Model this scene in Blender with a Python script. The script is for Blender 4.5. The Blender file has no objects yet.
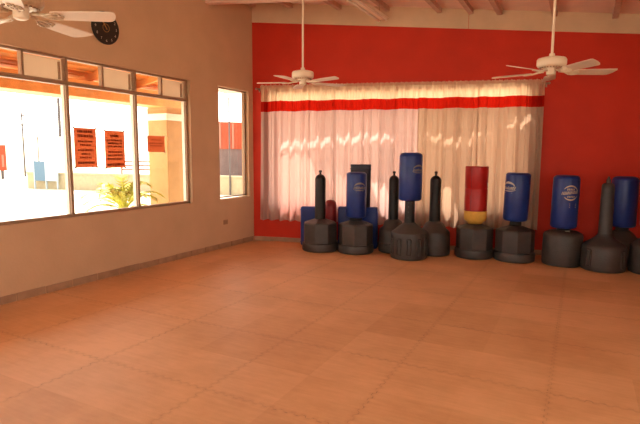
import bpy, bmesh, math, random
from mathutils import Vector, Matrix
random.seed(7)
SC = bpy.context.scene
COL = SC.collection
PI = math.pi
R = math.radians

# ------------------------------------------------------------------ materials
def mat(name, col, rough=0.6, spec=0.5, metal=0.0, var=0.0, scale=6.0, bump=0.0, bscale=40.0):
    m = bpy.data.materials.new(name); m.use_nodes = True
    nt = m.node_tree; b = nt.nodes['Principled BSDF']
    b.inputs['Base Color'].default_value = (*col, 1)
    b.inputs['Roughness'].default_value = rough
    b.inputs['Specular IOR Level'].default_value = spec
    b.inputs['Metallic'].default_value = metal
    tc = nt.nodes.new('ShaderNodeTexCoord')
    if var > 0:
        n = nt.nodes.new('ShaderNodeTexNoise'); n.inputs['Scale'].default_value = scale
        n.inputs['Detail'].default_value = 5
        nt.links.new(tc.outputs['Object'], n.inputs['Vector'])
        r = nt.nodes.new('ShaderNodeValToRGB')
        r.color_ramp.elements[0].position = .3; r.color_ramp.elements[1].position = .7
        r.color_ramp.elements[0].color = (*[c * (1 - var) for c in col], 1)
        r.color_ramp.elements[1].color = (*[min(1, c * (1 + var)) for c in col], 1)
        nt.links.new(n.outputs['Fac'], r.inputs['Fac'])
        nt.links.new(r.outputs['Color'], b.inputs['Base Color'])
    if bump > 0:
        n2 = nt.nodes.new('ShaderNodeTexNoise'); n2.inputs['Scale'].default_value = bscale
        n2.inputs['Detail'].default_value = 3
        nt.links.new(tc.outputs['Object'], n2.inputs['Vector'])
        bp = nt.nodes.new('ShaderNodeBump'); bp.inputs['Strength'].default_value = bump
        bp.inputs['Distance'].default_value = .01
        nt.links.new(n2.outputs['Fac'], bp.inputs['Height'])
        nt.links.new(bp.outputs['Normal'], b.inputs['Normal'])
    return m

def cloth_mat(name, col, trans, tw=0.5, nz=.15):
    m = bpy.data.materials.new(name); m.use_nodes = True
    nt = m.node_tree; nt.nodes.clear()
    out = nt.nodes.new('ShaderNodeOutputMaterial')
    d = nt.nodes.new('ShaderNodeBsdfDiffuse'); d.inputs['Color'].default_value = (*col, 1)
    t = nt.nodes.new('ShaderNodeBsdfTranslucent'); t.inputs['Color'].default_value = (*trans, 1)
    tc = nt.nodes.new('ShaderNodeTexCoord')
    wv = nt.nodes.new('ShaderNodeTexNoise'); wv.inputs['Scale'].default_value = 9
    mp = nt.nodes.new('ShaderNodeMapping'); mp.inputs['Scale'].default_value = (6, 6, .35)
    nt.links.new(tc.outputs['Object'], mp.inputs['Vector'])
    nt.links.new(mp.outputs['Vector'], wv.inputs['Vector'])
    mr = nt.nodes.new('ShaderNodeMapRange')
    mr.inputs['To Min'].default_value = tw * (1 - nz); mr.inputs['To Max'].default_value = min(1, tw * (1 + nz))
    nt.links.new(wv.outputs['Fac'], mr.inputs['Value'])
    mx = nt.nodes.new('ShaderNodeMixShader')
    nt.links.new(mr.outputs['Result'], mx.inputs['Fac'])
    nt.links.new(d.outputs[0], mx.inputs[1]); nt.links.new(t.outputs[0], mx.inputs[2])
    nt.links.new(mx.outputs[0], out.inputs['Surface'])
    return m

def glass_mat(name, tint=(1, 1, 1)):
    m = bpy.data.materials.new(name); m.use_nodes = True
    nt = m.node_tree; nt.nodes.clear()
    out = nt.nodes.new('ShaderNodeOutputMaterial')
    t = nt.nodes.new('ShaderNodeBsdfTransparent'); t.inputs['Color'].default_value = (*tint, 1)
    g = nt.nodes.new('ShaderNodeBsdfGlossy'); g.inputs['Roughness'].default_value = .02
    ly = nt.nodes.new('ShaderNodeLayerWeight'); ly.inputs['Blend'].default_value = .5
    pw = nt.nodes.new('ShaderNodeMath'); pw.operation = 'POWER'; pw.inputs[1].default_value = 5
    nt.links.new(ly.outputs['Facing'], pw.inputs[0])
    lw = nt.nodes.new('ShaderNodeMath'); lw.operation = 'MULTIPLY_ADD'; lw.inputs[1].default_value = .93; lw.inputs[2].default_value = .035
    nt.links.new(pw.outputs[0], lw.inputs[0])
    mx = nt.nodes.new('ShaderNodeMixShader')
    nt.links.new(lw.outputs[0], mx.inputs['Fac'])
    nt.links.new(t.outputs[0], mx.inputs[1]); nt.links.new(g.outputs[0], mx.inputs[2])
    nt.links.new(mx.outputs[0], out.inputs['Surface'])
    return m

def floor_mat():
    m = bpy.data.materials.new('puzzle mat foam'); m.use_nodes = True
    nt = m.node_tree; N = nt.nodes; L = nt.links; b = N['Principled BSDF']
    tc = N.new('ShaderNodeTexCoord'); sp = N.new('ShaderNodeSeparateXYZ'); L.new(tc.outputs['Object'], sp.inputs[0])
    def mt(op, a, bb=None, c=None):
        n = N.new('ShaderNodeMath'); n.operation = op
        for i, v in enumerate((a, bb, c)):
            if v is None: continue
            if hasattr(v, 'is_linked'): L.new(v, n.inputs[i])
            else: n.inputs[i].default_value = v
        return n.outputs[0]
    def seam(u, v, off, pitch):
        # toothed (jigsaw) joint: the joint line steps to and fro along its length
        t = mt('SINE', mt('MULTIPLY', v, 2 * PI / .075))
        t = mt('MULTIPLY', mt('MAXIMUM', mt('MINIMUM', mt('MULTIPLY', t, 2.5), 1.0), -1.0), .009)
        x = mt('ADD', mt('SUBTRACT', u, off), t)
        fr = mt('FRACT', mt('ADD', mt('DIVIDE', x, pitch), 100.5))
        d = mt('MULTIPLY', mt('ABSOLUTE', mt('SUBTRACT', fr, .5)), pitch)
        return d
    dx = seam(sp.outputs['X'], sp.outputs['Y'], -.10, 1.0)
    dy = seam(sp.outputs['Y'], sp.outputs['X'], 3.42, 1.0)
    d = mt('MINIMUM', dx, dy)
    n0 = N.new('ShaderNodeTexNoise'); n0.inputs['Scale'].default_value = 2.2; n0.inputs['Detail'].default_value = 3
    L.new(tc.outputs['Object'], n0.inputs['Vector'])
    n1 = N.new('ShaderNodeTexNoise'); n1.inputs['Scale'].default_value = 38; n1.inputs['Detail'].default_value = 2
    L.new(tc.outputs['Object'], n1.inputs['Vector'])
    # open gaps in the joint: wide where the noise is high, closed elsewhere
    gap = mt('MULTIPLY', mt('MAXIMUM', mt('SUBTRACT', mt('ADD', mt('MULTIPLY', n0.outputs['Fac'], .6), mt('MULTIPLY', n1.outputs['Fac'], .6)), .64), 0.0), .035)
    line = mt('LESS_THAN', d, mt('ADD', gap, .0006))
    soft = mt('MULTIPLY', mt('SUBTRACT', 1.0, mt('MINIMUM', mt('DIVIDE', d, .03), 1.0)), .12)
    # foam colour with scuffs: cloudy, plus brushed streaks
    n2 = N.new('ShaderNodeTexNoise'); n2.inputs['Scale'].default_value = 1.3; n2.inputs['Detail'].default_value = 9; n2.inputs['Roughness'].default_value = .66
    L.new(tc.outputs['Object'], n2.inputs['Vector'])
    mp = N.new('ShaderNodeMapping'); mp.inputs['Scale'].default_value = (2.0, 16, 1); mp.inputs['Rotation'].default_value = (0, 0, .35)
    L.new(tc.outputs['Object'], mp.inputs['Vector'])
    n3 = N.new('ShaderNodeTexNoise'); n3.inputs['Scale'].default_value = 2.0; n3.inputs['Detail'].default_value = 6
    L.new(mp.outputs[0], n3.inputs['Vector'])
    # every mat a hair different
    fx = mt('FLOOR', mt('ADD', sp.outputs['X'], 100.6)); fy = mt('FLOOR', mt('ADD', sp.outputs['Y'], 100.08))
    cb = N.new('ShaderNodeCombineXYZ'); L.new(fx, cb.inputs[0]); L.new(fy, cb.inputs[1])
    wn = N.new('ShaderNodeTexWhiteNoise'); L.new(cb.outputs[0], wn.inputs['Vector'])
    f = mt('ADD', mt('MULTIPLY', n2.outputs['Fac'], .65), mt('MULTIPLY', n3.outputs['Fac'], .2))
    f = mt('ADD', f, mt('MULTIPLY', wn.outputs['Value'], .12))
    rp = N.new('ShaderNodeValToRGB'); L.new(f, rp.inputs['Fac'])
    e = rp.color_ramp.elements
    e[0].position = .34; e[0].color = (.53, .275, .122, 1)
    e[1].position = .62; e[1].color = (.73, .42, .218, 1)
    mx = N.new('ShaderNodeMix'); mx.data_type = 'RGBA'
    L.new(rp.outputs['Color'], mx.inputs['A']); mx.inputs['B'].default_value = (.16, .055, .02, 1)
    L.new(mt('MINIMUM', mt('ADD', mt('MULTIPLY', line, .45), soft), 1.0), mx.inputs['Factor'])
    L.new(mx.outputs['Result'], b.inputs['Base Color'])
    L.new(mt('ADD', mt('MULTIPLY', n2.outputs['Fac'], .3), .34), b.inputs['Roughness'])
    b.inputs['Specular IOR Level'].default_value = .42
    bp = N.new('ShaderNodeBump'); bp.inputs['Strength'].default_value = .25; bp.inputs['Distance'].default_value = .004
    n4 = N.new('ShaderNodeTexNoise'); n4.inputs['Scale'].default_value = 120; L.new(tc.outputs['Object'], n4.inputs['Vector'])
    L.new(n4.outputs['Fac'], bp.inputs['Height']); L.new(bp.outputs['Normal'], b.inputs['Normal'])
    return m

M = dict(
    floor=floor_mat(),
    beige=mat('beige plaster', (.61, .42, .26), .75, .3, var=.05, scale=2.5, bump=.25, bscale=30),
    red=mat('red wall paint', (.55, .027, .006), .62, .35, var=.06, scale=3, bump=.2, bscale=30),
    band=mat('beige fascia board', (.64, .47, .31), .7, .3, var=.07, scale=3),
    ceil=mat('painted ceiling boards', (.82, .61, .49), .7, .3, var=.06, scale=4),
    purlin=mat('painted purlin wood', (.56, .37, .27), .7, .3, var=.1, scale=8),
    tile=mat('terracotta skirting tile', (.38, .235, .14), .55, .5, var=.15, scale=9),
    bronze=mat('brown window frame', (.33, .21, .125), .5, .5, var=.05),
    alu=mat('aluminium strip with lit edge', (.78, .70, .58), .4, .5),  # pale tone also holds the outside light on the mullion edge
    cream=cloth_mat('cream frosted panel', (.80, .64, .46), (.60, .53, .44), .75),
    glass=glass_mat('window glass', (.97, .98, .97)),
    paper=cloth_mat('orange red paper', (.55, .18, .09), (.66, .295, .165), .7),
    ink=cloth_mat('dark print', (.30, .075, .035), (.42, .165, .09), .68),
    tape=mat('white tape', (.8, .76, .7), .5),
    white=mat('white enamel', (.80, .68, .52), .4, .5, var=.03),
    blade=mat('white fan blade', (.74, .62, .50), .45, .5, var=.04, scale=12),
    ornate=mat('antique cream metal', (.55, .42, .28), .35, .5, metal=.3, var=.2, scale=30),
    tube=mat('fluorescent tube glass', (.8, .74, .62), .25, .5),
    black=mat('black dial', (.012, .010, .009), .4, .5),
    numeral=mat('cream numerals', (.85, .78, .68), .6),
    gold=mat('gilt hand', (.55, .33, .12), .35, .5, metal=.7),
    plastic=mat('black moulded plastic', (.046, .040, .037), .46, .5, var=.18, scale=10, bump=.25, bscale=60),
    pole=mat('black foam post', (.014, .012, .011), .5, .4, var=.15, scale=14),
    blue=mat('blue vinyl', (.012, .036, .20), .34, .38, var=.12, scale=9, bump=.12, bscale=22),
    navy=mat('dark navy vinyl', (.010, .010, .028), .45, .5, var=.12, scale=9),
    redv=mat('red vinyl', (.44, .009, .008), .38, .5, var=.12, scale=9, bump=.15, bscale=22),
    darkred=mat('dark red vinyl', (.26, .010, .012), .45, .5, var=.12, scale=9),
    yellow=mat('yellow foam', (.74, .44, .085), .75, .2, var=.08, scale=20),
    logo=mat('grey white screen print', (.55, .50, .44), .6),
    logodim=mat('dull grey print', (.24, .22, .18), .6),  # darker grey than the other emblem print
    logogold=mat('worn gold print', (.52, .43, .31), .6),
    cur=cloth_mat('cream curtain cloth', (.66, .49, .36), (.36, .225, .15), .5),
    curpinkglow=cloth_mat('curtain cloth with pink glow', (.70, .53, .46), (.50, .325, .29), .5),  # pink glow of the daylight put into the cream cloth's colour
    curhead=cloth_mat('cream heading cloth with glow', (.70, .54, .38), (.92, .72, .47), .6, .6),  # strong translucent colour paints in the bright glow of the heading
    curred=cloth_mat('red curtain band', (.45, .018, .010), (.50, .012, .004), .5),
    rod=mat('curtain rod metal', (.45, .33, .22), .4, .5, metal=.5),
    plate=mat('outlet plate', (.36, .22, .12), .5),
    wood=mat('orange stained wood', (.78, .37, .12), .55, .4, var=.18, scale=5),
    stucco=mat('yellow beige stucco', (.47, .295, .135), .8, .2, var=.08, scale=6, bump=.3),
    capw=mat('white moulding', (.85, .80, .70), .7, .2),
    ground=mat('pale sunlit paving', (.52, .45, .37), .85, .2, var=.1, scale=.6),
    lowwall=mat('cream block wall', (.30, .25, .16), .85, .2, var=.08),
    gate=mat('blue gate paint', (.055, .115, .18), .6),
    gatepale=mat('pale blue gate paint', (.30, .36, .40), .6),
    farred=mat('orange red facade', (.23, .042, .018), .8, .2, var=.06),
    fargrey=mat('mauve grey facade', (.10, .068, .064), .8, .2, var=.15, scale=2),
    farwhite=mat('pale facade stripe', (.30, .12, .085), .8, .2),
    steel=mat('grey pole', (.045, .035, .035), .6),
    leaf=mat('yellow green palm leaf', (.42, .42, .07), .6, .3, var=.3, scale=7),
    trunk=mat('fibrous palm trunk', (.32, .20, .10), .9, .1, var=.3, scale=14),
    railing=mat('brown railing paint', (.16, .09, .07), .7),
    tinted=glass_mat('pink sun filter', (.95, .75, .72)),  # added filter colour, turns the sun on the curtains pink
    sunmask=mat('sun mask board', (.45, .30, .24), .7, .3, var=.1),  # only for the unseen mask that shapes the sun
)

# ------------------------------------------------------------------ mesh helpers
def link(name, bm, m, parent=None, smooth=False, loc=None, rot=None, bevel=0, smooth_angle=None):
    me = bpy.data.meshes.new(name)
    bmesh.ops.recalc_face_normals(bm, faces=bm.faces[:])
    bm.to_mesh(me); bm.free()
    for mm in (m if isinstance(m, (list, tuple)) else [m]): me.materials.append(mm)
    o = bpy.data.objects.new(name, me); COL.objects.link(o)
    if parent: o.parent = parent
    if loc is not None: o.location = loc
    if rot is not None: o.rotation_euler = rot
    if smooth:
        for p in me.polygons: p.use_smooth = True
        if smooth_angle: me.set_sharp_from_angle(angle=R(smooth_angle))
    if bevel:
        bv = o.modifiers.new('bevel', 'BEVEL'); bv.width = bevel; bv.segments = 2; bv.limit_method = 'ANGLE'
    return o

def tag(o, label, cat, group=None):
    o['label'] = label; o['category'] = cat
    if group: o['group'] = group
    return o

def struct(o): o['kind'] = 'structure'; return o

def empty(name, loc=(0, 0, 0), rz=0):
    o = bpy.data.objects.new(name, None); COL.objects.link(o)
    o.location = loc; o.rotation_euler = (0, 0, rz); o.empty_display_size = .2
    return o

def hexa(bm, p):                       # eight corners: bottom ring then top ring
    v = [bm.verts.new(q) for q in p]
    for f in ((3, 2, 1, 0), (4, 5, 6, 7), (0, 1, 5, 4), (1, 2, 6, 5), (2, 3, 7, 6), (3, 0, 4, 7)):
        bm.faces.new([v[i] for i in f])
    return v

def box(bm, x0, x1, y0, y1, z0, z1):
    return hexa(bm, [(x0, y0, z0), (x1, y0, z0), (x1, y1, z0), (x0, y1, z0),
                     (x0, y0, z1), (x1, y0, z1), (x1, y1, z1), (x0, y1, z1)])

def lathe(bm, prof, seg=40, rot=0.0, cx=0, cy=0, sx=1, sy=1):
    rings = []
    for (r, z) in prof:
        if r < 1e-6: rings.append([bm.verts.new((cx, cy, z))])
        else:
            rings.append([bm.verts.new((cx + sx * r * math.cos(rot + 2 * PI * i / seg), cy + sy * r * math.sin(rot + 2 * PI * i / seg), z)) for i in range(seg)])
    for a, b in zip(rings, rings[1:]):
        for i in range(seg):
            j = (i + 1) % seg
            if len(a) == 1 and len(b) == 1: continue
            if len(a) == 1: bm.faces.new((a[0], b[i], b[j]))
            elif len(b) == 1: bm.faces.new((a[i], a[j], b[0]))
            else: bm.faces.new((a[i], a[j], b[j], b[i]))
    if len(rings[0]) > 1: bm.faces.new(rings[0][::-1])
    if len(rings[-1]) > 1: bm.faces.new(rings[-1])

def tube(bm, pts, r, seg=8):
    pts = [Vector(p) for p in pts]; rings = []
    for i, p in enumerate(pts):
        d = (pts[min(i + 1, len(pts) - 1)] - pts[max(i - 1, 0)]).normalized()
        up = Vector((0, 0, 1)) if abs(d.z) < .9 else Vector((1, 0, 0))
        a = d.cross(up).normalized(); b = d.cross(a)
        rr = r[i] if isinstance(r, (list, tuple)) else r
        rings.append([bm.verts.new(p + (a * math.cos(2 * PI * k / seg) + b * math.sin(2 * PI * k / seg)) * rr) for k in range(seg)])
    for A, B in zip(rings, rings[1:]):
        for k in range(seg): bm.faces.new((A[k], A[(k + 1) % seg], B[(k + 1) % seg], B[k]))
    bm.faces.new(rings[0][::-1]); bm.faces.new(rings[-1])

def prism(bm, poly, z0, z1):
    f = lambda z, i: z(poly[i]) if callable(z) else z
    a = [bm.verts.new((p[0], p[1], f(z0, i))) for i, p in enumerate(poly)]
    b = [bm.verts.new((p[0], p[1], f(z1, i))) for i, p in enumerate(poly)]
    n = len(poly)
    bm.faces.new(a[::-1]); bm.faces.new(b)
    for i in range(n): bm.faces.new((a[i], a[(i + 1) % n], b[(i + 1) % n], b[i]))

def NB(): return bmesh.new()

# ------------------------------------------------------------------ the room
XL = -5.156                         # inner face of the left wall
XR = 3.3                            # inner face of the right wall
YF = -3.2                           # inner face of the wall behind the camera
C0 = Vector((XL, 7.33, 0))          # corner of left and back wall
TH = math.atan2(.2195, .9756)       # the back wall stands at a slant
tv = Vector((math.cos(TH), math.sin(TH), 0)); nv = Vector((-math.sin(TH), math.cos(TH), 0))
def W(s, y, z): return C0 + tv * s + nv * y + Vector((0, 0, z))     # y > 0 outward
def ceil_z(x): return 4.115 - .099 * (x - XL)
SR = (XR - XL) / math.cos(TH)       # length of the back wall
YBR = W(SR, 0, 0).y
TW = .15

def wall_grid(bm, us, zs, holes, place, top=None):
    for i in range(len(us) - 1):
        for k in range(len(zs) - 1):
            uc, zc = (us[i] + us[i + 1]) / 2, (zs[k] + zs[k + 1]) / 2
            if any(h[0] < uc < h[1] and h[2] < zc < h[3] for h in holes): continue
            za0 = za1 = zs[k]; zb0 = zb1 = zs[k + 1]
            if k == len(zs) - 2 and top: zb0, zb1 = top(us[i]), top(us[i + 1])
            hexa(bm, [place(us[i], 0, za0), place(us[i + 1], 0, za1), place(us[i + 1], 1, za1), place(us[i], 1, za0),
                      place(us[i], 0, zb0), place(us[i + 1], 0, zb1), place(us[i + 1], 1, zb1), place(us[i], 1, zb0)])

# floor
bm = NB(); prism(bm, [(XL, YF), (XR, YF), (XR, YBR), (XL, C0.y)], -.12, 0)
struct(link('floor', bm, M['floor']))
# left wall: storefront window and narrow window
WZ0, WZ1 = .80, 2.612
LW = (-.30, 5.735)
NW = (6.395, 7.20)
bm = NB()
wall_grid(bm, [YF - TW, LW[0], LW[1], NW[0], NW[1], C0.y + .02], [-.12, WZ0, WZ1, 4.115],
          [(LW[0], LW[1], WZ0, WZ1), (NW[0], NW[1], WZ0 + .02, WZ1)], lambda u, d, z: (XL - d * TW, u, z))
struct(link('wall_left', bm, M['beige']))
# back wall
BW = (.34, 4.52)
bm = NB()
wall_grid(bm, [-.0, BW[0], BW[1], SR + .15], [-.12, .62, 2.58, 3.0],
          [(BW[0], BW[1], .62, 2.58)], lambda u, d, z: tuple(W(u, d * TW, z)), top=lambda s: ceil_z(W(s, 0, 0).x))
struct(link('wall_back', bm, M['red']))
# right and front wall
bm = NB()
wall_grid(bm, [YF - TW, -2.2, 3.2, YBR + .3], [-.12, .9, 2.6, ceil_z(XR)], [(-2.2, 3.2, .9, 2.6)], lambda u, d, z: (XR + d * TW, u, z))
struct(link('wall_right', bm, M['beige']))
bm = NB()
wall_grid(bm, [XL, -3.9, 2.0, XR], [-.12, .5, 2.6, 3.0], [(-3.9, 2.0, .5, 2.6)], lambda u, d, z: (u, YF - d * TW, z), top=ceil_z)
struct(link('wall_front', bm, M['beige']))
# ceiling
bm = NB()
prism(bm, [(XL - TW, YF - TW), (XR + TW, YF - TW), (XR + TW, YBR + TW + .02), (XL - TW, C0.y + TW)], lambda p: ceil_z(p[0]), lambda p: ceil_z(p[0]) + .1)
struct(link('ceiling', bm, M['ceil']))
# fascia boards above the red paint
def red_top(s): return 3.792 - .0875 * s
joint = 3.587
bm = NB()
for a, b in ((0.005, joint - .003), (joint + .003, SR)):
    P = lambda s, y, z: tuple(W(s, y, z))
    hexa(bm, [P(a, -.018, red_top(a)), P(b, -.018, red_top(b)), P(b, 0, red_top(b)), P(a, 0, red_top(a)),
              P(a, -.018, ceil_z(W(a, 0, 0).x)), P(b, -.018, ceil_z(W(b, 0, 0).x)), P(b, 0, ceil_z(W(b, 0, 0).x)), P(a, 0, ceil_z(W(a, 0, 0).x))])
struct(link('trim_1', bm, M['band']))
# purlins along the roof, a cross beam under them
k = 2
for s in (.05, .72, 1.55, 2.336, 3.15, 3.62, 4.036, 4.806, 5.606, 6.4, 7.2, 8.0):
    p = W(s, -.02, 0); x = p.x; c = ceil_z(x)
    bm = NB(); box(bm, x - .035, x + .035, YF, p.y - .005, c - .075, c + .005)
    struct(link('trim_%d' % k, bm, M['purlin'])); k += 1
bm = NB()
y0, y1 = 6.12, 6.24
hexa(bm, [(XL, y0, ceil_z(XL) - .315), (XR, y0, ceil_z(XR) - .315), (XR, y1, ceil_z(XR) - .315), (XL, y1, ceil_z(XL) - .315),
          (XL, y0, ceil_z(XL) - .075), (XR, y0, ceil_z(XR) - .075), (XR, y1, ceil_z(XR) - .075), (XL, y1, ceil_z(XL) - .075)])
struct(link('trim_%d' % k, bm, M['ceil']))
# skirting tiles
bm = NB(); y = YF
while y < C0.y - .05:
    y2 = min(y + .33 + random.uniform(-.01, .01), C0.y - .02)
    box(bm, XL, XL + .012, y, y2 - .014, 0, .080 + random.uniform(-.005, .005)); y = y2
struct(link('baseboard_left', bm, M['tile']))
bm = NB(); s = .012
while s < SR - .05:
    s2 = min(s + .33, SR)
    hexa(bm, [tuple(W(*q)) for q in ((s, -.012, 0), (s2 - .006, -.012, 0), (s2 - .006, 0, 0), (s, 0, 0),
                                     (s, -.012, .075), (s2 - .006, -.012, .075), (s2 - .006, 0, .075), (s, 0, .075))]); s = s2
struct(link('baseboard_back', bm, M['tile']))

# ------------------------------------------------------------------ windows
XG = XL - .075                       # glass plane
def storefront():
    f = NB()
    x0, x1 = XG - .03, XG + .035
    ya, yb = LW; za, zb = WZ0, WZ1
    box(f, x0, x1, ya, yb, za, za + .035); box(f, x0, x1, ya, yb, zb - .026, zb)
    box(f, x0, x1, ya, ya + .04, za, zb); box(f, x0, x1, yb - .045, yb, za, zb)
    ms = [3.768 + .985 * i for i in (-4, -3, -2, -1, 0, 1)]
    for m in ms: box(f, x0, x1 + .004, m - .012, m + .024, za, zb)
    box(f, x0, x1 + .006, ya, yb, 2.300, 2.345)
    edges = [ya + .04] + ms + [yb - .04]
    for a, b in zip(edges, edges[1:]):
        c = (a + b) / 2; box(f, x0, x1, c - .012, c + .016, 2.345, zb)
    w = struct(link('window_1', f, M['bronze'], bevel=.004))
    rv = NB()                        # bright plaster-bead round the opening
    box(rv, XL - .002, XL + .008, ya - .022, yb + .022, zb, zb + .014); box(rv, XL - .002, XL + .008, ya - .022, yb + .03, za - .016, za)
    box(rv, XL - .002, XL + .008, yb, yb + .03, za, zb)
    link('corner_bead', rv, M['beige'], w)
    a_ = NB()
    for m in ms + [yb - .033]:
        box(a_, XG - .045, XG + .004, m - .020, m - .012, za + .035, 2.300)
    link('sash_strip', a_, M['alu'], w)
    for i, (a, b) in enumerate(zip(edges, edges[1:])):
        g = NB(); box(g, XG - .003, XG + .003, a, b, za + .02, 2.30); link('glass_pane', g, M['glass'], w)
        c = (a + b) / 2
        g = NB(); box(g, XG - .003, XG + .003, a, c, 2.335, zb - .02); link('transom_pane', g, M['glass'], w)
        g = NB(); box(g, XG - .02, XG - .012, c + .016, b - .02, 2.345, zb - .035)
        o = link('transom_pane', g, M['cream'], w); o['label'] = 'cream frosted transom pane'
        h = NB(); box(h, XG - .012, XG + .012, b - .065, b - .05, 2.36, zb - .06); link('stay_bar', h, M['bronze'], w)
storefront()

f = NB(); ya, yb = NW; za = WZ0 + .02; zb = WZ1
x0, x1 = XG - .03, XG + .02
box(f, x0, x1, ya, yb, za, za + .022); box(f, x0, x1, ya, yb, zb - .022, zb)
box(f, x0, x1, ya, ya + .022, za, zb); box(f, x0, x1, yb - .05, yb, za, zb)
w2 = struct(link('window_2', f, M['bronze'], bevel=.003))
g = NB(); box(g, XG - .003, XG + .003, ya + .01, yb - .02, za + .01, zb - .01); link('glass_pane', g, M['glass'], w2)
g = NB(); box(g, XL - .002, XL + .007, ya - .02, yb + .005, zb, zb + .015); link('corner_bead', g, M['beige'], w2)

f = NB()                              # the window behind the curtains, in wall coordinates
def fb(a, b, z0, z1, y0=.07, y1=.12): hexa(f, [tuple(W(*q)) for q in ((a, y0, z0), (b, y0, z0), (b, y1, z0), (a, y1, z0), (a, y0, z1), (b, y0, z1), (b, y1, z1), (a, y1, z1))])
fb(BW[0], BW[1], .62, .66); fb(BW[0], BW[1], 2.54, 2.58); fb(BW[0], BW[0] + .04, .62, 2.58); fb(BW[1] - .04, BW[1], .62, 2.58)
fb(BW[0], BW[1], 2.22, 2.26)
ms = [BW[0] + (BW[1] - BW[0]) * i / 4 for i in (1, 2, 3)]
for m_ in ms: fb(m_ - .025, m_ + .025, .62, 2.58)
w3 = struct(link('window_3', f, M['bronze']))
ed = [BW[0]] + ms + [BW[1]]
for a, b in zip(ed, ed[1:]):
    f = NB(); fb(a + .02, b - .02, .65, 2.55, .093, .098); link('glass_pane', f, M['glass'], w3)

f = NB()
for z0, z1 in ((.5, .55), (2.55, 2.6)): box(f, -3.9, 2.0, YF - .1, YF - .04, z0, z1)
for x in (-3.9, -2.45, -.98, .49, 1.95): box(f, x, x + .05, YF - .1, YF - .04, .5, 2.6)
w4 = struct(link('fill_window_4', f, M['bronze']))  # unseen window added behind the camera for fill light
for a, b in ((-3.85, -2.45), (-2.4, -.98), (-.93, .49), (.54, 1.95)):
    g = NB(); box(g, a, b, YF - .073, YF - .067, .55, 2.55); link('glass_pane', g, M['glass'], w4)
f = NB()
for z0, z1 in ((.9, .95), (2.55, 2.6)): box(f, XR + .04, XR + .1, -2.2, 3.2, z0, z1)
for y in (-2.2, -.40, 1.4, 3.15): box(f, XR + .04, XR + .1, y, y + .05, .9, 2.6)
w5 = struct(link('fill_window_5', f, M['bronze']))  # unseen window added to light the left wall and bag fronts
for a, b in ((-2.15, -.40), (-.35, 1.4), (1.45, 3.15)):
    g = NB(); box(g, XR + .067, XR + .073, a, b, .95, 2.55); link('glass_pane', g, M['glass'], w5)

# ------------------------------------------------------------------ notices stuck to the glass
def notice(y0, y1, z0, z1, lines, label, corners=False):
    t = empty('paper_notice', (XG + .012, (y0 + y1) / 2, z0))
    hw = (y1 - y0) / 2; hh = z1 - z0
    b = NB(); box(b, -.0008, .0008, -hw, hw, 0, hh); link('sheet', b, M['paper'], t)
    b = NB(); rnd = random.Random(int(y0 * 1000))
    for (fr, wd, th) in lines:
        z = hh * (1 - fr); u = -hw * wd
        while u < hw * wd:
            l = rnd.uniform(.008, .024); l = min(l, hw * wd - u)
            if l > .004: box(b, -.0018, .0018, u, u + l, z - th / 2, z + th / 2 * rnd.uniform(.7, 1))
            u += l + rnd.uniform(.004, .008)
    link('print', b, M['ink'], t)
    b = NB(); cs = [(-hw, 0), (hw, 0), (-hw, hh), (hw, hh)] if not corners else [(hw, 0), (hw, hh)]
    b.free()
    for (u, z) in cs:
        b = NB(); box(b, -.0022, -.001, u - .014, u + .014, z - .01, z + .01); link('tape', b, M['tape'], t)
    tag(t, label, 'notice', 'orange paper notices taped to the window')
notice(3.846, 4.145, 1.372, 1.835, [(.09, .7, .03), (.20, .68, .034), (.34, .68, .022), (.43, .5, .02), (.56, .72, .024), (.66, .4, .022), (.75, .55, .022), (.88, .75, .03)],
       'large orange printed notice on the window, left one of the pair in middle pane')
notice(4.268, 4.568, 1.358, 1.822, [(.14, .45, .034), (.26, .78, .022), (.34, .72, .022), (.42, .68, .022), (.57, .7, .022), (.66, .74, .022), (.76, .78, .024), (.91, .82, .032)],
       'large orange printed notice on the window, right one of the pair in the middle pane')
notice(4.95, 5.268, 1.562, 1.782, [(.25, .6, .012), (.45, .75, .014), (.62, .7, .012)],
       'small square orange notice alone on the right-hand window pane', True)

# outlet plate
t = empty('wall_outlet', (XL, 6.52, .385))
b = NB(); box(b, 0, .008, -.055, .055, 0, .075); link('plate', b, M['plate'], t, bevel=.003)
b = NB(); box(b, .006, .011, -.026, -.008, .02, .055); box(b, .006, .011, .008, .026, .02, .055); link('socket', b, M['bronze'], t)
tag(t, 'small beige electrical outlet low on the wall under the narrow window', 'outlet')

# ------------------------------------------------------------------ wall clock
ck = empty('wall_clock', (XL + .002, 4.285, 3.03)); ck.rotation_euler = (R(90), 0, R(90))
b = NB(); lathe(b, [(.190, 0), (.192, .012), (.188, .026), (.178, .030), (.174, .024)], 48); link('rim', b, M['black'], ck, True, smooth_angle=40)
b = NB(); lathe(b, [(.175, .004), (.175, .022)], 48); link('dial', b, M['black'], ck)
def text_into(b, s, size, x, y, z, rot=0):
    cu = bpy.data.curves.new('numeral', 'FONT'); cu.body = s; cu.size = size; cu.align_x = 'CENTER'; cu.align_y = 'CENTER'; cu.extrude = .0008
    o = bpy.data.objects.new('numeral', cu); COL.objects.link(o)
    bpy.context.view_layer.update()
    me = bpy.data.meshes.new_from_object(o.evaluated_get(bpy.context.evaluated_depsgraph_get()))
    me.transform(Matrix.Translation((x, y, z)) @ Matrix.Rotation(rot, 4, 'Z'))
    b.from_mesh(me); bpy.data.objects.remove(o); bpy.data.curves.remove(cu); bpy.data.meshes.remove(me)
b = NB()
for h in range(1, 13):
    a = PI / 2 - h * PI / 6
    text_into(b, str(h), .042, .148 * math.cos(a), .148 * math.sin(a), .0235)
link('numerals', b, M['numeral'], ck)
b = NB()
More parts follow.
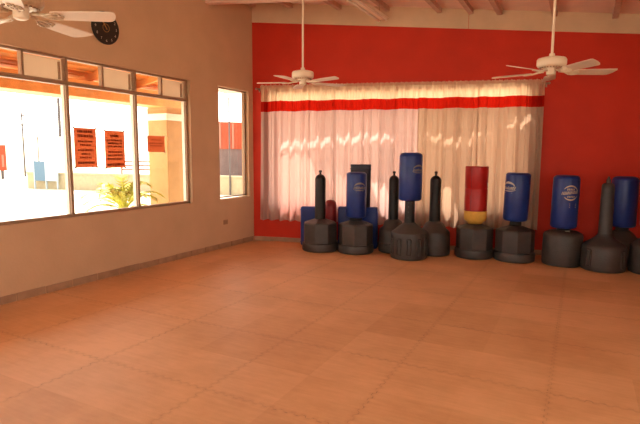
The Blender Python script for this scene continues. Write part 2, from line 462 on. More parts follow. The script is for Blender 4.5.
for k in range(9):                     # decorative scrolls printed on the dial
    for s0 in (R(200), R(290), R(20), R(110)):
        a = s0 + k * R(6); r = .088 + .006 * math.sin(k * 1.3)
        box(b, r * math.cos(a) - .005, r * math.cos(a) + .005, r * math.sin(a) - .004, r * math.sin(a) + .004, .0225, .0238)
link('dial_print', b, M['numeral'], ck)
b = NB(); lathe(b, [(.044, .0225), (.049, .0245), (.044, .0246), (.041, .0225)], 32); link('centre_ring', b, M['gold'], ck)
for nm, a, l in (('hour_hand', R(118), .07), ('minute_hand', R(128), .105)):
    b = NB(); d = Vector((math.cos(a), math.sin(a), 0)); q = Vector((-d.y, d.x, 0)) * .005
    prism(b, [tuple((-d * .02 + q)[:2]), tuple((-d * .02 - q)[:2]), tuple((d * l - q * .4)[:2]), tuple((d * l + q * .4)[:2])], .026, .028)
    link(nm, b, M['gold'], ck)
tag(ck, 'round black wall clock with pale numerals high on the left wall', 'clock')

# ------------------------------------------------------------------ ceiling fans
def fan(loc, th0, label, ornate=False, pitch=-14):
    top = ceil_z(loc[0]) - loc[2]
    t = empty('ceiling_fan', loc)
    b = NB(); lathe(b, [(.02, top - .09), (.05, top - .075), (.07, top - .03), (.072, top + .005)], 24); link('canopy', b, M['white'], t, True, smooth_angle=40)
    b = NB(); lathe(b, [(.0125, .11), (.0125, top - .07)], 12); link('downrod', b, M['white'], t, True, smooth_angle=40)
    b = NB(); lathe(b, [(.0, .018), (.075, .018), (.10, .022), (.128, .034), (.138, .05), (.138, .098), (.128, .112), (.09, .122), (.03, .128), (.024, .16), (.0, .16)], 36)
    mo = link('motor_housing', b, M['ornate' if ornate else 'white'], t, True, smooth_angle=40)
    b = NB()
    for k in range(24):
        a = 2 * PI * k / 24; box(b, .104 * math.cos(a) - .006, .104 * math.cos(a) + .006, .104 * math.sin(a) - .006, .104 * math.sin(a) + .006, .016, .024)
    link('vent_slots', b, M['bronze'], mo)
    b = NB(); lathe(b, [(.0, -.052), (.03, -.05), (.043, -.042), (.046, -.03), (.046, .0), (.052, .018), (.0, .018)], 28); link('switch_housing', b, M['white'], t, True, smooth_angle=40)
    for k in range(5):
        a = th0 + 2 * PI * k / 5
        ca, sa = math.cos(a), math.sin(a)
        pit = R(pitch)
        def P(r, w, dz=0):
            z = -.020 + w * math.sin(pit) + dz; ww = w * math.cos(pit)
            return (r * ca - ww * sa, r * sa + ww * ca, z)
        b = NB()
        out = [(.20, -.050), (.23, -.057), (.40, -.066), (.585, -.071), (.603, -.066), (.608, -.05), (.598, .0), (.575, .045), (.555, .063), (.53, .069), (.40, .065), (.23, .057), (.20, .050)]
        A = [b.verts.new(P(r, w, .003)) for r, w in out]; B = [b.verts.new(P(r, w, -.003)) for r, w in out]
        b.faces.new(A); b.faces.new(B[::-1])
        for i in range(len(out)): b.faces.new((A[i], B[i], B[(i + 1) % len(out)], A[(i + 1) % len(out)]))
        bl = link('blade', b, M['blade'], t)
        b = NB()
        tube(b, [P(.07, 0, .012), P(.13, 0, .004), P(.18, 0, -.006), P(.27, 0, -.007)], [.012, .010, .009, .006], 8)
        for sgn in (-1, 1):
            tube(b, [P(.12, 0, .002)] + [P(.155 + .05 * q, sgn * .042 * math.sin(PI * q), -.006) for q in (.2, .5, .8)] + [P(.235, sgn * .012, -.007)], .0055, 6)
            tube(b, [P(.17, sgn * .03, -.006), P(.21, sgn * .046, -.007), P(.25, sgn * .035, -.008), P(.255, sgn * .018, -.008), P(.235, sgn * .012, -.008)], .0055, 6)
            tube(b, [P(.245, sgn * .035, -.009), P(.245, sgn * .035, .005)], .007, 6)
        br = link('blade_bracket', b, M['ornate'] if ornate else M['white'], bl, True)
    tag(t, label, 'ceiling fan', 'white five-blade ceiling fans on downrods')
RV = Vector((.887, .462)); NR = Vector((.459, -.881)) / Vector((.459, -.881)).length
def wa(deg): d = RV * math.cos(R(deg)) + NR * math.sin(R(deg)); return math.atan2(d.y, d.x)
fan((-3.175, 5.61, 2.462), wa(44), 'white ceiling fan on a long rod over the left end of the curtains', pitch=-4)
fan((-.312, 5.55, 2.378), wa(4), 'white ceiling fan before the red wall at the right end of the curtains')
fan((-3.26, 2.065, 2.440), wa(-4), 'white ceiling fan near the wall clock, closest of the three, partly out of view', True, -10)

# fluorescent fitting slung under the purlins
FL = empty('fluorescent_light', (-2.84, 6.93, 3.585))
b = NB(); prism(b, [(-.04, -.60), (.04, -.60), (.04, .60), (-.04, .60)], .03, .075); link('spine', b, M['white'], FL, bevel=.004)
b = NB()
for sg in (-1, 1):
    v = [(sg * .03, .032), (sg * .10, .045), (sg * .10, .05), (sg * .03, .06)]
    A = [b.verts.new((x, -.6, z)) for x, z in v]; B = [b.verts.new((x, .6, z)) for x, z in v]
    for i in range(4): b.faces.new((A[i], A[(i + 1) % 4], B[(i + 1) % 4], B[i]))
    b.faces.new(A); b.faces.new(B[::-1])
link('reflector', b, M['white'], FL)
for sg in (-1, 1):
    b = NB(); tube(b, [(sg * .062, -.57, .02), (sg * .062, .57, .02)], .017, 14); tb = link('tube', b, M['tube'], FL, True, smooth_angle=40)
    b = NB()
    for y in (-.585, .575): box(b, sg * .062 - .014, sg * .062 + .014, y - .008, y + .014, .0, .045)
    link('lamp_holder', b, M['white'], tb)
for y in (-.45, .45):
    b = NB(); tube(b, [(0, y, .07), (0, y, ceil_z(-2.84) - 3.585)], .006, 6); link('hanger', b, M['rod'], FL)
tag(FL, 'twin-tube fluorescent fitting, unlit, running towards the red wall under the ceiling', 'light')

# ------------------------------------------------------------------ curtains
CY = -.078
cur_root = []
def curtain(s0, s1, seed, lower, label):
    rnd = random.Random(seed)
    n = int((s1 - s0) / .0065)
    ph = [rnd.uniform(0, 6.28) for _ in range(6)]
    zs = [.39, .6, .8, 1.0, 1.2, 1.4, 1.6, 1.75, 1.9, 2.05, 2.18, 2.268, 2.27, 2.36, 2.438, 2.44, 2.52, 2.59, 2.612, 2.63, 2.652, 2.682]
    b = NB(); rows = []
    for z in zs:
        row = []
        up = max(0, min(1, (z - .39) / 2.2))
        for i in range(n + 1):
            q = i / n; s = s0 + (s1 - s0) * q
            broad = math.sin(q * 2 * PI * 5.3 + ph[0] + .4 * math.sin(z * 1.1 + ph[1])) + .6 * math.sin(q * 2 * PI * 9.1 + ph[2] + .3 * z)
            fine = math.sin(q * 2 * PI * 21 + ph[3]) + .6 * math.sin(q * 2 * PI * 33 + ph[4])
            y = CY + (.029 * broad * (1 - .22 * up) + .0035 * fine * (.3 + .7 * up))
            if z > 2.2: y = CY + (y - CY) * .55 + .004 * fine
            if z > 2.6: y = CY - .021 + .005 * fine + (.005 if z > 2.65 else 0) * math.sin(q * 2 * PI * 41 + ph[5])
            y = max(-.128, min(-.030, y))
            dz = .008 * math.sin(q * 2 * PI * 5.3 + ph[0]) if z < .45 else 0
            if z > 2.67: dz = .007 * math.sin(q * 2 * PI * 27 + ph[1]) + .005 * math.sin(q * 2 * PI * 11 + ph[2])
            if 2.2 < z < 2.6: dz = .006 * math.sin(q * 2 * PI * 1.7 + ph[5])
            sag = (.011 - .0235 * (s - 2.4) / 2.3) * max(0, min(1, (z - 2.40) / .2))
            row.append(b.verts.new((s + .006 * math.sin(q * 40 + ph[2]) - .035 * (1 - up) * (1 - q) * (s0 < .5), y, z + dz + sag)))
        rows.append(row)
    for k in range(len(zs) - 1):
        zc = (zs[k] + zs[k + 1]) / 2
        mi = 2 if 2.269 < zc < 2.44 else (1 if zc > 2.44 else 0)
        for i in range(n):
            f = b.faces.new((rows[k][i], rows[k][i + 1], rows[k + 1][i + 1], rows[k + 1][i])); f.material_index = mi; f.smooth = True
    o = link('curtain', b, [M[lower], M['curhead'], M['curred']], None, True, loc=C0, rot=(0, 0, TH))
    tag(o, label, 'curtain', 'cream curtains with a red band')
curtain(.188, 1.059, 11, 'curpinkglow', 'cream curtain with red band, leftmost panel beside the corner window')
curtain(1.055, 1.999, 12, 'curpinkglow', 'cream curtain with red band, second panel from left, behind the second bag')
curtain(1.995, 2.869, 15, 'curpinkglow', 'cream curtain with red band, third panel from the left, behind the tallest blue bag')
curtain(2.865, 3.785, 13, 'cur', 'cream curtain with red band, fourth panel from the left, behind the red and yellow bag')
curtain(3.775, 4.715, 14, 'cur', 'cream curtain with red band, rightmost panel beside the bare red wall')
rd = empty('curtain_rod', C0, TH)
b = NB(); tube(b, [(.10, CY, 2.661), (2.4, CY, 2.638), (4.77, CY, 2.613)], .0095, 10); link('pole', b, M['rod'], rd, True)
for s in (.10, 4.77):
    b = NB(); bmesh.ops.create_uvsphere(b, u_segments=14, v_segments=10, radius=.02, matrix=Matrix.Translation((s, CY, 2.661 if s < 1 else 2.613))); link('finial', b, M['rod'], rd, True)
for s in (.13, 2.42, 4.745):
    b = NB(); z = 2.662 - .0103 * s; tube(b, [(s, 0, z - .02), (s, CY * .6, z - .018), (s, CY, z - .006)], .006, 8); box(b, s - .012, s + .012, -.004, 0, z - .05, z + .02); link('bracket', b, M['rod'], rd)
tag(rd, 'long thin curtain rod across the red wall carrying the cream curtains', 'curtain rod')

# ------------------------------------------------------------------ punching bags
def dome(r, z0, z1, k=.05, n=5, flat=None):     # cylinder side with rounded top
    p = [(r - .006, z0), (r, z0 + .012)]
    for i in range(n + 1):
        a = PI / 2 * i / n; p.append((r - k + k * math.cos(a), z1 - k * .8 + k * .8 * math.sin(a)))
    p.append((0, z1 + .004)); return p
def to_cam(x, y, deg):                            # heading of a point of the bag's surface, deg to the right as seen from the camera
    d = Vector((-x, -y)).normalized(); r = Vector((-d.y, d.x))
    r = r if r.dot(RV) > 0 else -r
    v = d * math.cos(R(deg)) + r * math.sin(R(deg)); return math.atan2(v.y, v.x)

def emblem(b, rad, ang, zc, kind, sc=1.0):
    def patch(u0, v0, u1, v1, u2, v2, u3, v3):
        q = []
        for u, v in ((u0, v0), (u1, v1), (u2, v2), (u3, v3)):
            a = ang + u * sc / rad; rr = rad + .0022
            q.append(b.verts.new((rr * math.cos(a), rr * math.sin(a), zc + v * sc)))
        b.faces.new(q)
    def arc(cx, cy, rx, ry, a0, a1, th0, th1, n=14):
        for i in range(n):
            t0, t1 = i / n, (i + 1) / n
            A0, A1 = R(a0 + (a1 - a0) * t0), R(a0 + (a1 - a0) * t1)
            w0 = th0 + (th1 - th0) * math.sin(PI * t0); w1 = th0 + (th1 - th0) * math.sin(PI * t1)
            patch(cx + rx * math.cos(A0), cy + ry * math.sin(A0), cx + rx * math.cos(A1), cy + ry * math.sin(A1),
                  cx + (rx - w1) * math.cos(A1), cy + (ry - w1) * math.sin(A1), cx + (rx - w0) * math.cos(A0), cy + (ry - w0) * math.sin(A0))
    def stroke(u, v, w, hgt, slant=.012): patch(u, v, u + w, v, u + w + slant, v + hgt, u + slant, v + hgt)
    rnd = random.Random(int(zc * 100) + int(rad * 1000))
    if kind == 'wave':
        arc(0, .0, .078, .066, 165, 15, .004, .022)
        u = -.082
        while u < .070:
            w = rnd.choice((.005, .008, .011)); h = rnd.uniform(.022, .032); stroke(u, -.016 + rnd.uniform(-.002, .002), w, h)
            if rnd.random() < .6: patch(u, -.016, u + .013, -.016, u + .013, -.010, u, -.010)
            u += w + .006
        arc(.0, -.010, .088, .028, 200, 345, .003, .010)
        patch(-.05, -.052, .045, -.052, .047, -.046, -.048, -.046)
    else:
        arc(0, 0, .088, .092, 150, 20, .005, .018); arc(0, 0, .088, .092, 215, 335, .005, .018)
        u = -.105
        while u < .080:
            w = rnd.choice((.007, .011)); stroke(u, -.012 + u * .12, w, .036)
            if rnd.random() < .7: patch(u, -.012 + u * .12, u + .016, -.010 + u * .12, u + .016, -.003 + u * .12, u, -.005 + u * .12)
            u += w + .008
        for k in range(5): stroke(-.045 + .018 * k, .030, .010, .024, .004)
        for k in range(5): stroke(-.04 + .018 * k, -.055, .010, .020, .004)
        for v in (-.135, -.155, -.175): patch(-.01, v, .075, v, .075, v + .008, -.01, v + .008)

def octagon_base(t, r, m='plastic', rot=0.0):
    b = NB(); lathe(b, [(r - .02, 0), (r - .004, .01), (r, .03), (r, .112), (r - .006, .128), (r - .03, .134)], 48)
    link('base_ring', b, M[m], t, True, smooth_angle=35)
    b = NB(); lathe(b, [(r - .012, .128), (r - .012, .437), (r - .024, .456), (r - .10, .480), (r - .15, .497), (.088, .512), (0, .512)], 8, rot)
    link('base', b, M[m], t, bevel=.014)

def post(t, r, z0, z1):
    b = NB()
    pr = [(r, z0), (r, z1 - .09)] + [(r * math.cos(PI / 2 * i / 6) + .012 * (i == 6), z1 - .09 + .085 * math.sin(PI / 2 * i / 6)) for i in range(1, 7)] + [(0, z1)]
    lathe(b, pr, 28); p = link('post', b, M['pole'], t, True, smooth_angle=50)
    b = NB(); lathe(b, [(.016, z1 - .012), (.016, z1 + .022), (.024, z1 + .026), (.024, z1 + .05), (.018, z1 + .058), (0, z1 + .058)], 16); link('cap_knob', b, M['pole'], p, True, smooth_angle=40)

def cone_base(t, r, h=.37, neck=.09, ztop=.52):
    b = NB(); lathe(b, [(r - .03, 0), (r - .006, .012), (r, .04), (r - .004, h * .5), (r - .012, h - .03), (r - .025, h), (r - .07, h + .04), (neck + .05, ztop - .035), (neck + .012, ztop - .008), (neck, ztop), (0, ztop)], 44)
    return link('base', b, M['plastic'], t, True, smooth_angle=50)

def slots(t, base, r, angs, z0, z1):
    for a in angs:
        b = NB()
        for da in (-.10, .10):                    # the raised rim of a moulded grip recess
            p = [((r + .001) * math.cos(a + da), (r + .001) * math.sin(a + da), z) for z in (z0, (z0 + z1) / 2, z1)]
            tube(b, p, .013, 8)
        for z in (z0, z1): tube(b, [((r + .001) * math.cos(a + q), (r + .001) * math.sin(a + q), z) for q in (-.10, -.05, 0, .05, .10)], .013, 8)
        link('grip_slot', b, M['plastic'], base, True)

GRP = 'free-standing punching bags along the back wall'
def bag_thing(x, y, label): t = empty('punching_bag', (x, y, 0)); tag(t, label, 'punching bag', GRP); return t
def cylinder_bag(t, r, z0, z1, m='blue', k=.05, tilt=(0, 0)):
    b = NB(); p = [(r * .55, z0), (r - .03, z0 + .004), (r - .008, z0 + .016), (r, z0 + .04), (r + .002, (z0 + z1) / 2)] + dome(r, 0, z1, k)[2:]
    lathe(b, p, 44)
    o = link('bag', b, M[m], t, True, smooth_angle=50); return o
def seam_rings(o, r, zs, m):
    for z in zs:
        b = NB(); lathe(b, [(r - .004, z - .006), (r + .003, z - .003), (r + .003, z + .003), (r - .004, z + .006)], 44); link('seam_welt', b, M[m], o, True)

# 1 leftmost: bare post
t = bag_thing(-3.682, 7.078, 'bare black post on a dark octagonal base, leftmost stand of the row'); octagon_base(t, .29, rot=R(10)); post(t, .086, .50, 1.232)
# 2 blue bag
x, y = -3.109, 7.207
t = bag_thing(x, y, 'blue punching bag with grey emblem on octagonal base, standing before the tall dark padded column'); octagon_base(t, .285, rot=R(18))
b = NB(); lathe(b, [(.10, .50), (.095, .56)], 24); link('neck', b, M['pole'], t, True)
o = cylinder_bag(t, .157, .548, 1.268); b = NB(); emblem(b, .159, to_cam(x, y, 20), 1.03, 'wave', 1.25); link('emblem', b, M['logodim'], o); seam_rings(o, .157, (1.238,), 'blue')
# 3 half hidden post
t = bag_thing(-2.60, 7.525, 'bare black post on a round base half hidden left of the tallest blue bag'); o = cone_base(t, .233); post(t, .078, .515, 1.225)
b = NB(); lathe(b, [(.236, .12), (.243, .128), (.243, .142), (.236, .15)], 44); link('moulded_rib', b, M['plastic'], o, True)
# 4 tallest
x, y = -2.225, 7.178
t = bag_thing(x, y, 'tallest punching bag, blue and raised high on a bare neck over a grooved round base')
b = NB(); lathe(b, [(.25, 0), (.27, .012), (.276, .04), (.273, .2), (.273, .36), (.265, .392), (.24, .41), (.215, .43), (.15, .485), (.105, .515), (.085, .535), (0, .535)], 44)
bs = link('base', b, M['plastic'], t, True, smooth_angle=35); slots(t, bs, .271, [to_cam(x, y, d) for d in (-62, -32, 0, 32, 62)], .08, .31)
b = NB(); lathe(b, [(.078, .53), (.074, .60), (.074, .89)], 28); nk = link('neck', b, M['pole'], t, True, smooth_angle=40)
b = NB()
for k, zz in enumerate((.60, .68, .76, .83)):
    a = to_cam(x, y, -18); box(b, .073 * math.cos(a) - .01, .073 * math.cos(a) + .01, .073 * math.sin(a) - .01, .073 * math.sin(a) + .01, zz, zz + .022)
link('adjustment_holes', b, M['black'], nk)
o = cylinder_bag(t, .168, .862, 1.574, k=.07); b = NB(); emblem(b, .17, to_cam(x, y, 42), 1.32, 'wave', 1.2); link('emblem', b, M['logodim'], o); seam_rings(o, .168, (1.512,), 'blue')
# 5 post right of it
t = bag_thing(-1.965, 7.635, 'bare black post on a plain round base, just right of the tallest blue bag'); cone_base(t, .248, .375); post(t, .084, .515, 1.232)
# 6 red and yellow
x, y = -1.376, 7.748
t = bag_thing(x, y, 'red bag with a yellow foam foot on a dark octagonal base'); octagon_base(t, .285, rot=R(5))
b = NB(); lathe(b, [(.09, .50), (.13, .545), (.156, .565), (.166, .60), (.167, .705), (.0, .705)], 40); link('foam_foot', b, M['yellow'], t, True, smooth_angle=50)
b = NB(); lathe(b, [(.158, .70), (.166, .708), (.166, 1.03), (.160, 1.045), (.166, 1.06), (.168, 1.365), (.160, 1.374), (0, 1.372)], 40); o = link('bag', b, M['redv'], t, True, smooth_angle=40)
seam_rings(o, .166, (.715, 1.36), 'darkred')
b = NB(); a = to_cam(x, y, 70); R2 = .168
for z0, z1 in ((1.075, 1.135),):
    q = [((R2 + .004) * math.cos(a + d), (R2 + .004) * math.sin(a + d), z) for z in (z0, z1) for d in (-.09, .09)]
    v = [b.verts.new(p) for p in q]; b.faces.new((v[0], v[1], v[3], v[2]))
link('tag', b, M['logo'], o)
b = NB(); a = to_cam(x, y, -25); tube(b, [(.168 * math.cos(a), .168 * math.sin(a), z) for z in (.72, 1.03)], .005, 6); tube(b, [(.168 * math.cos(a), .168 * math.sin(a), z) for z in (1.06, 1.36)], .005, 6); link('side_seam', b, M['darkred'], o)
# 7 blue with white emblem
x, y = -.802, 7.783
t = bag_thing(x, y, 'blue bag with bright white emblem on its left edge, standing on octagonal base'); octagon_base(t, .29, rot=R(14))
b = NB(); lathe(b, [(.085, .50), (.08, .60)], 24); link('neck', b, M['pole'], t, True)
o = cylinder_bag(t, .172, .582, 1.290); o.rotation_euler = (0, R(1.5), 0); o.location = (-.025, 0, 0)
b = NB(); emblem(b, .174, to_cam(x, y, -45), 1.07, 'wave', 1.4); link('emblem', b, M['logo'], o); seam_rings(o, .172, (1.255,), 'blue')
# 8 blue with round gold emblem
x, y = -.165, 7.789
t = bag_thing(x, y, 'blue bag with round gold emblem on a plain drum base before the red wall')
b = NB(); lathe(b, [(.235, 0), (.258, .012), (.266, .045), (.264, .25), (.258, .42), (.245, .45), (.19, .478), (.12, .492), (.09, .50), (0, .50)], 44); bs = link('base', b, M['plastic'], t, True, smooth_angle=40)
b = NB(); a = to_cam(x, y, 22); box(b, .14 * math.cos(a) - .03, .14 * math.cos(a) + .03, .14 * math.sin(a) - .012, .14 * math.sin(a) + .012, .485, .505); link('filler_cap', b, M['logodim'], bs, bevel=.004)
b = NB(); lathe(b, [(.09, .495), (.085, .54)], 24); link('neck', b, M['pole'], t, True)
o = cylinder_bag(t, .172, .522, 1.268, k=.06); o.rotation_euler = (0, R(.8), 0); o.location = (-.012, 0, 0)
b = NB(); emblem(b, .174, to_cam(x, y, 22), 1.03, 'round', 1.15); link('emblem', b, M['logogold'], o); seam_rings(o, .172, (1.215,), 'blue')
# 9 grey post, slotted base
x, y = .345, 7.691
t = bag_thing(x, y, 'bare dark grey post with narrow spout on slotted round base')
b = NB(); lathe(b, [(.245, 0), (.27, .012), (.278, .05), (.272, .30), (.262, .335), (.245, .355), (.20, .385), (.135, .43), (.10, .465), (.086, .50), (0, .50)], 44)
bs = link('base', b, M['plastic'], t, True, smooth_angle=40); slots(t, bs, .272, [to_cam(x, y, d) for d in (-38, 55)], .07, .29)
b = NB(); lathe(b, [(.088, .49), (.084, .56), (.078, 1.10), (.074, 1.15), (.055, 1.172), (.03, 1.18), (.026, 1.225), (.012, 1.245), (.010, 1.265), (0, 1.266)], 28); link('post', b, M['plastic'], t, True, smooth_angle=40)
# 10 blue bag behind it
t = bag_thing(.575, 8.215, 'plain blue bag half hidden behind the dark grey spouted post'); cone_base(t, .255, .36, .09, .49)
b = NB(); lathe(b, [(.085, .48), (.08, .56)], 24); link('neck', b, M['pole'], t, True)
o = cylinder_bag(t, .166, .535, 1.252, k=.07); seam_rings(o, .166, (1.20,), 'blue')
# 11 right edge
t = bag_thing(.905, 7.765, 'blue bag on dark round base, rightmost of the row, cut off by picture edge'); cone_base(t, .268, .38, .09, .50)
b = NB(); lathe(b, [(.085, .49), (.08, .63)], 24); link('neck', b, M['pole'], t, True)
o = cylinder_bag(t, .166, .60, 1.30, k=.07)

# pads behind the two leftmost bags
def pad(name, s, y, w, d, z0, z1, m, label, cat, seg_r=.03):
    t = empty(name, W(s, y, z0), TH)
    b = NB(); box(b, -w / 2, w / 2, -d / 2, d / 2, 0, z1 - z0); o = link('padding', b, M[m], t); bv = o.modifiers.new('bevel', 'BEVEL'); bv.width = seg_r; bv.segments = 4
    hh = z1 - z0
    for zz in (.06, hh - .06):
        b = NB(); box(b, -w / 2 - .002, w / 2 + .002, -d / 2 - .002, d / 2 + .002, zz, zz + .008); link('binding', b, M[m], t)
    tag(t, label, cat)
    return t
pad('foam_block', 1.165, -.205, .42, .14, 0, .665, 'blue', 'blue padded block on the floor behind the leftmost stand, by the corner', 'padded block')
pad('foam_block', 1.935, -.205, .66, .14, 0, .685, 'blue', 'wide blue padded block on the floor behind the second bag from the left', 'padded block')
t = empty('padded_column', W(1.97, -.205, .685), TH)
b = NB(); lathe(b, [(.158, 0), (.165, .012), (.170, .66), (.173, .69), (.165, .698), (0, .698)], 40, sy=.42); o = link('padding', b, M['navy'], t, True, smooth_angle=40)
b = NB(); lathe(b, [(.171, .612), (.176, .618), (.176, .626), (.171, .632)], 40, sy=.42); link('seam_welt', b, M['navy'], o, True)
tag(t, 'tall dark padded column with flat top rising behind the second bag from the left', 'padded column')
t = empty('foam_roll', W(1.475, -.235, 0), TH)
b = NB(); lathe(b, [(.085, 0), (.095, .015), (.096, .70), (.09, .745), (.06, .78), (0, .795)], 28); o = link('padding', b, M['darkred'], t, True, smooth_angle=50)
b = NB(); lathe(b, [(.095, .69), (.0995, .696), (.0995, .706), (.095, .712)], 28); link('seam_welt', b, M['darkred'], o, True)
tag(t, 'dark red rounded roll standing between the two leftmost stands against the curtain', 'foam roll')

# ------------------------------------------------------------------ outside, left
GZ = -.15
bm = NB()
box(bm, -140, XL - TW, -60, 140, GZ - .1, GZ)
prism(bm, [(XL - TW, C0.y + TW + .05), (XR + .5, YBR + TW + .1), (60, YBR + TW + .1), (60, 140), (XL - TW, 140)], GZ - .1, GZ)
prism(bm, [(XL - TW, -60), (60, -60), (60, YF - TW), (XL - TW, YF - TW)], GZ - .1, GZ)
prism(bm, [(XR + TW, YF - TW), (60, YF - TW), (60, YBR + TW + .1), (XR + TW, YBR + TW + .1)], GZ - .1, GZ)
struct(link('ground', bm, M['ground']))

pt = struct(link('porch_roof', (lambda b: (hexa(b, [(-7.35, YF, 2.60), (XL - TW, YF, 3.0), (XL - TW, 7.16, 3.0), (-7.35, 7.16, 2.60), (-7.35, YF, 2.66), (XL - TW, YF, 3.06), (XL - TW, 7.16, 3.06), (-7.35, 7.16, 2.66)]),
     [box(b, -7.3 + .19 * i - .004, -7.3 + .19 * i + .004, YF, 7.16, 2.58 + .0365 * i, 2.60 + .0365 * i) for i in range(10)])[0] and b)(NB()), M['wood']))
for i in range(12):
    y = -2.9 + .9 * i
    bm = NB(); hexa(bm, [(-7.3, y, 2.50), (XL - TW, y, 2.89), (XL - TW, y + .06, 2.89), (-7.3, y + .06, 2.50), (-7.3, y, 2.605), (XL - TW, y, 3.0), (XL - TW, y + .06, 3.0), (-7.3, y + .06, 2.605)])
    link('rafter', bm, M['wood'], pt)
bm = NB(); box(bm, -6.92, -6.5, YF, 7.14, 2.355, 2.60); link('beam', bm, M['wood'], pt)
bm = NB(); prism(bm, [(XL - TW, 6.35), (XL - TW, 7.46), (-6.25, 8.36), (-6.25, 7.2)], 3.07, 3.12); struct(link('sun_blocker', bm, M['wood']))  # unseen board added to keep the sun out of the narrow window
pl = empty('porch_pillar', (-6.735, 6.865, GZ))
b = NB(); box(b, -.235, .235, -.235, .235, 0, 2.13 - GZ); link('shaft', b, M['stucco'], pl, bevel=.012)
b = NB(); box(b, -.26, .26, -.26, .26, 2.13 - GZ, 2.25 - GZ); link('cap_moulding', b, M['capw'], pl, bevel=.01)
b = NB(); box(b, -.235, .235, -.235, .235, 2.25 - GZ, 2.355 - GZ); link('pier', b, M['stucco'], pl)
tag(pl, 'yellow beige stucco porch pillar with white cap outside the window', 'pillar')

# palm beside the pillar
pm = empty('palm_plant', (-6.75, 5.85, GZ))
b = NB(); lathe(b, [(.11, 0), (.12, .06), (.10, .3), (.11, .62), (.06, .74), (0, .74)], 16); link('trunk', b, M['trunk'], pm, True)
rnd = random.Random(3)
for k in range(20):
    a = R(190) + k * R(360 / 20) * 1.0 + rnd.uniform(-.15, .15); L_ = rnd.uniform(.5, .8); up = rnd.uniform(.6, 1.9)
    b = NB(); P = []
    for i in range(9):
        q = i / 8; P.append(Vector((math.cos(a) * L_ * q * (1 - .2 * up), math.sin(a) * L_ * q * (1 - .2 * up), .72 + L_ * (up * q - (.35 + .4 * up) * q * q))))
    tube(b, P, [.012 - .001 * i for i in range(9)], 5)
    side = Vector((-math.sin(a), math.cos(a), 0))
    for i in range(2, 9):
        for q in (0, .5):
            i2 = min(i + 1, 8); p = P[i].lerp(P[i2], q); d = (P[i2] - P[i - 1]).normalized()
            for sg in (-1, 1):
                ll = .20 * (1 - .55 * abs(i - 4) / 5); tip = p + side * sg * ll * .75 + d * ll * .8 + Vector((0, 0, -.05)); w = d * .022
                v = [b.verts.new(p - w), b.verts.new(p + w), b.verts.new(tip)]; b.faces.new(v)
                v2 = [b.verts.new(p - w - Vector((0, 0, .003))), b.verts.new(tip), b.verts.new(p + w - Vector((0, 0, .003)))]; b.faces.new(v2)
    link('frond', b, M['leaf'], pm)
tag(pm, 'yellow green palm with drooping fronds outside the window by the pillar', 'palm')

def along(p0, p1):
    d = Vector((p1[0] - p0[0], p1[1] - p0[1], 0)); return math.atan2(d.y, d.x), d.length
# far boundary wall and gate
a, l = along((-23.8, 14.9), (-12.0, 16.8))
t = empty('boundary_wall', (-23.8, 14.9, GZ), a)
b = NB(); box(b, 0, l, 0, .2, 0, .72); link('wall_body', b, M['lowwall'], t)
b = NB(); box(b, -.03, l, -.03, .23, .72, .80); link('coping', b, M['lowwall'], t)
tag(t, 'low cream boundary wall across the sunlit yard outside', 'wall')
t = empty('yard_gate', (-23.12, 14.80, GZ), a)
b = NB(); box(b, .04, .70, 0, .05, .40, 1.33); link('gate_leaf', b, M['gate'], t)
b = NB(); box(b, .76, 1.38, 0, .05, .40, 1.33); o = link('gate_leaf', b, M['gatepale'], t); o['label'] = 'paler blue gate leaf'
for x in (0, .70, 1.38):
    b = NB(); box(b, x, x + .05, -.01, .06, 0, 1.42); link('gate_post', b, M['gatepale'], t)
tag(t, 'blue double gate standing before the low cream wall outside', 'gate')
t = empty('roadside_board', (-33.8, 19.75, GZ), R(27.5))
b = NB(); box(b, -2.6, 0, 0, .12, .55, 2.25); link('board', b, M['farred'], t)
b = NB(); box(b, -.22, -.08, -.02, 0, .8, 1.6); link('panel', b, M['farwhite'], t)
for x in (-2.3, -.35):
    b = NB(); box(b, x, x + .15, 0, .12, 0, .55); link('leg', b, M['steel'], t)
tag(t, 'red board with a pale panel at the far left of the view outside', 'sign board')
def upole(x, y, h, r, arm, label):
    t = empty('utility_pole', (x, y, GZ))
    b = NB(); tube(b, [(0, 0, 0), (0, 0, h)], [r, r * .8], 8); link('mast', b, M['steel'], t)
    if arm:
        for zz in (h - .25, h - .9):
            b = NB(); box(b, -.3, .3, -.05, .05, zz, zz + .09); link('crossarm', b, M['steel'], t)
    tag(t, label, 'utility pole', 'utility poles beyond the yard')
upole(-36.0, 22.4, 4.6, .06, True, 'thin grey utility pole with short crossarms, left of the gate')
upole(-35.0, 22.85, 3.9, .04, False, 'shortest and faintest grey pole above the gate')
upole(-40.2, 28.3, 6.45, .14, False, 'thick dark pole rising behind the added white block, nearest the window mullion')
t = empty('glare_block', (-42.0, 24.6, GZ), R(9))  # added block, stands for the blown-out glare and hides the pole's foot
b = NB(); box(b, 0, 8.5, 0, 2.4, 0, 2.9); link('block_body', b, M['capw'], t)
b = NB(); box(b, -.1, 8.6, -.1, 2.5, 2.9, 3.0); link('block_top', b, M['capw'], t)
tag(t, 'added white block standing for the glare behind the blue gate', 'building')
a, l = along((-23.0, 25.0), (-13.0, 33.8))
t = empty('far_building', (-23.0, 25.0, GZ), a)
b = NB(); box(b, 0, 14, 0, 5, 0, 2.05); link('lower_storey', b, M['fargrey'], t)
b = NB(); box(b, -.05, 14.05, -.05, 5, 2.05, 3.83); link('upper_storey', b, M['farred'], t)
for k in range(16):
    b = NB(); box(b, .5 + .85 * k, .62 + .85 * k, -.1, -.05, 2.1, 3.75); link('pilaster', b, M['farwhite'], t)
tag(t, 'long building, orange red above and mauve grey below, seen through the narrow window', 'building')
upole(-12.86, 16.6, 4.0, .035, False, 'slender grey pole in front of the orange red building')
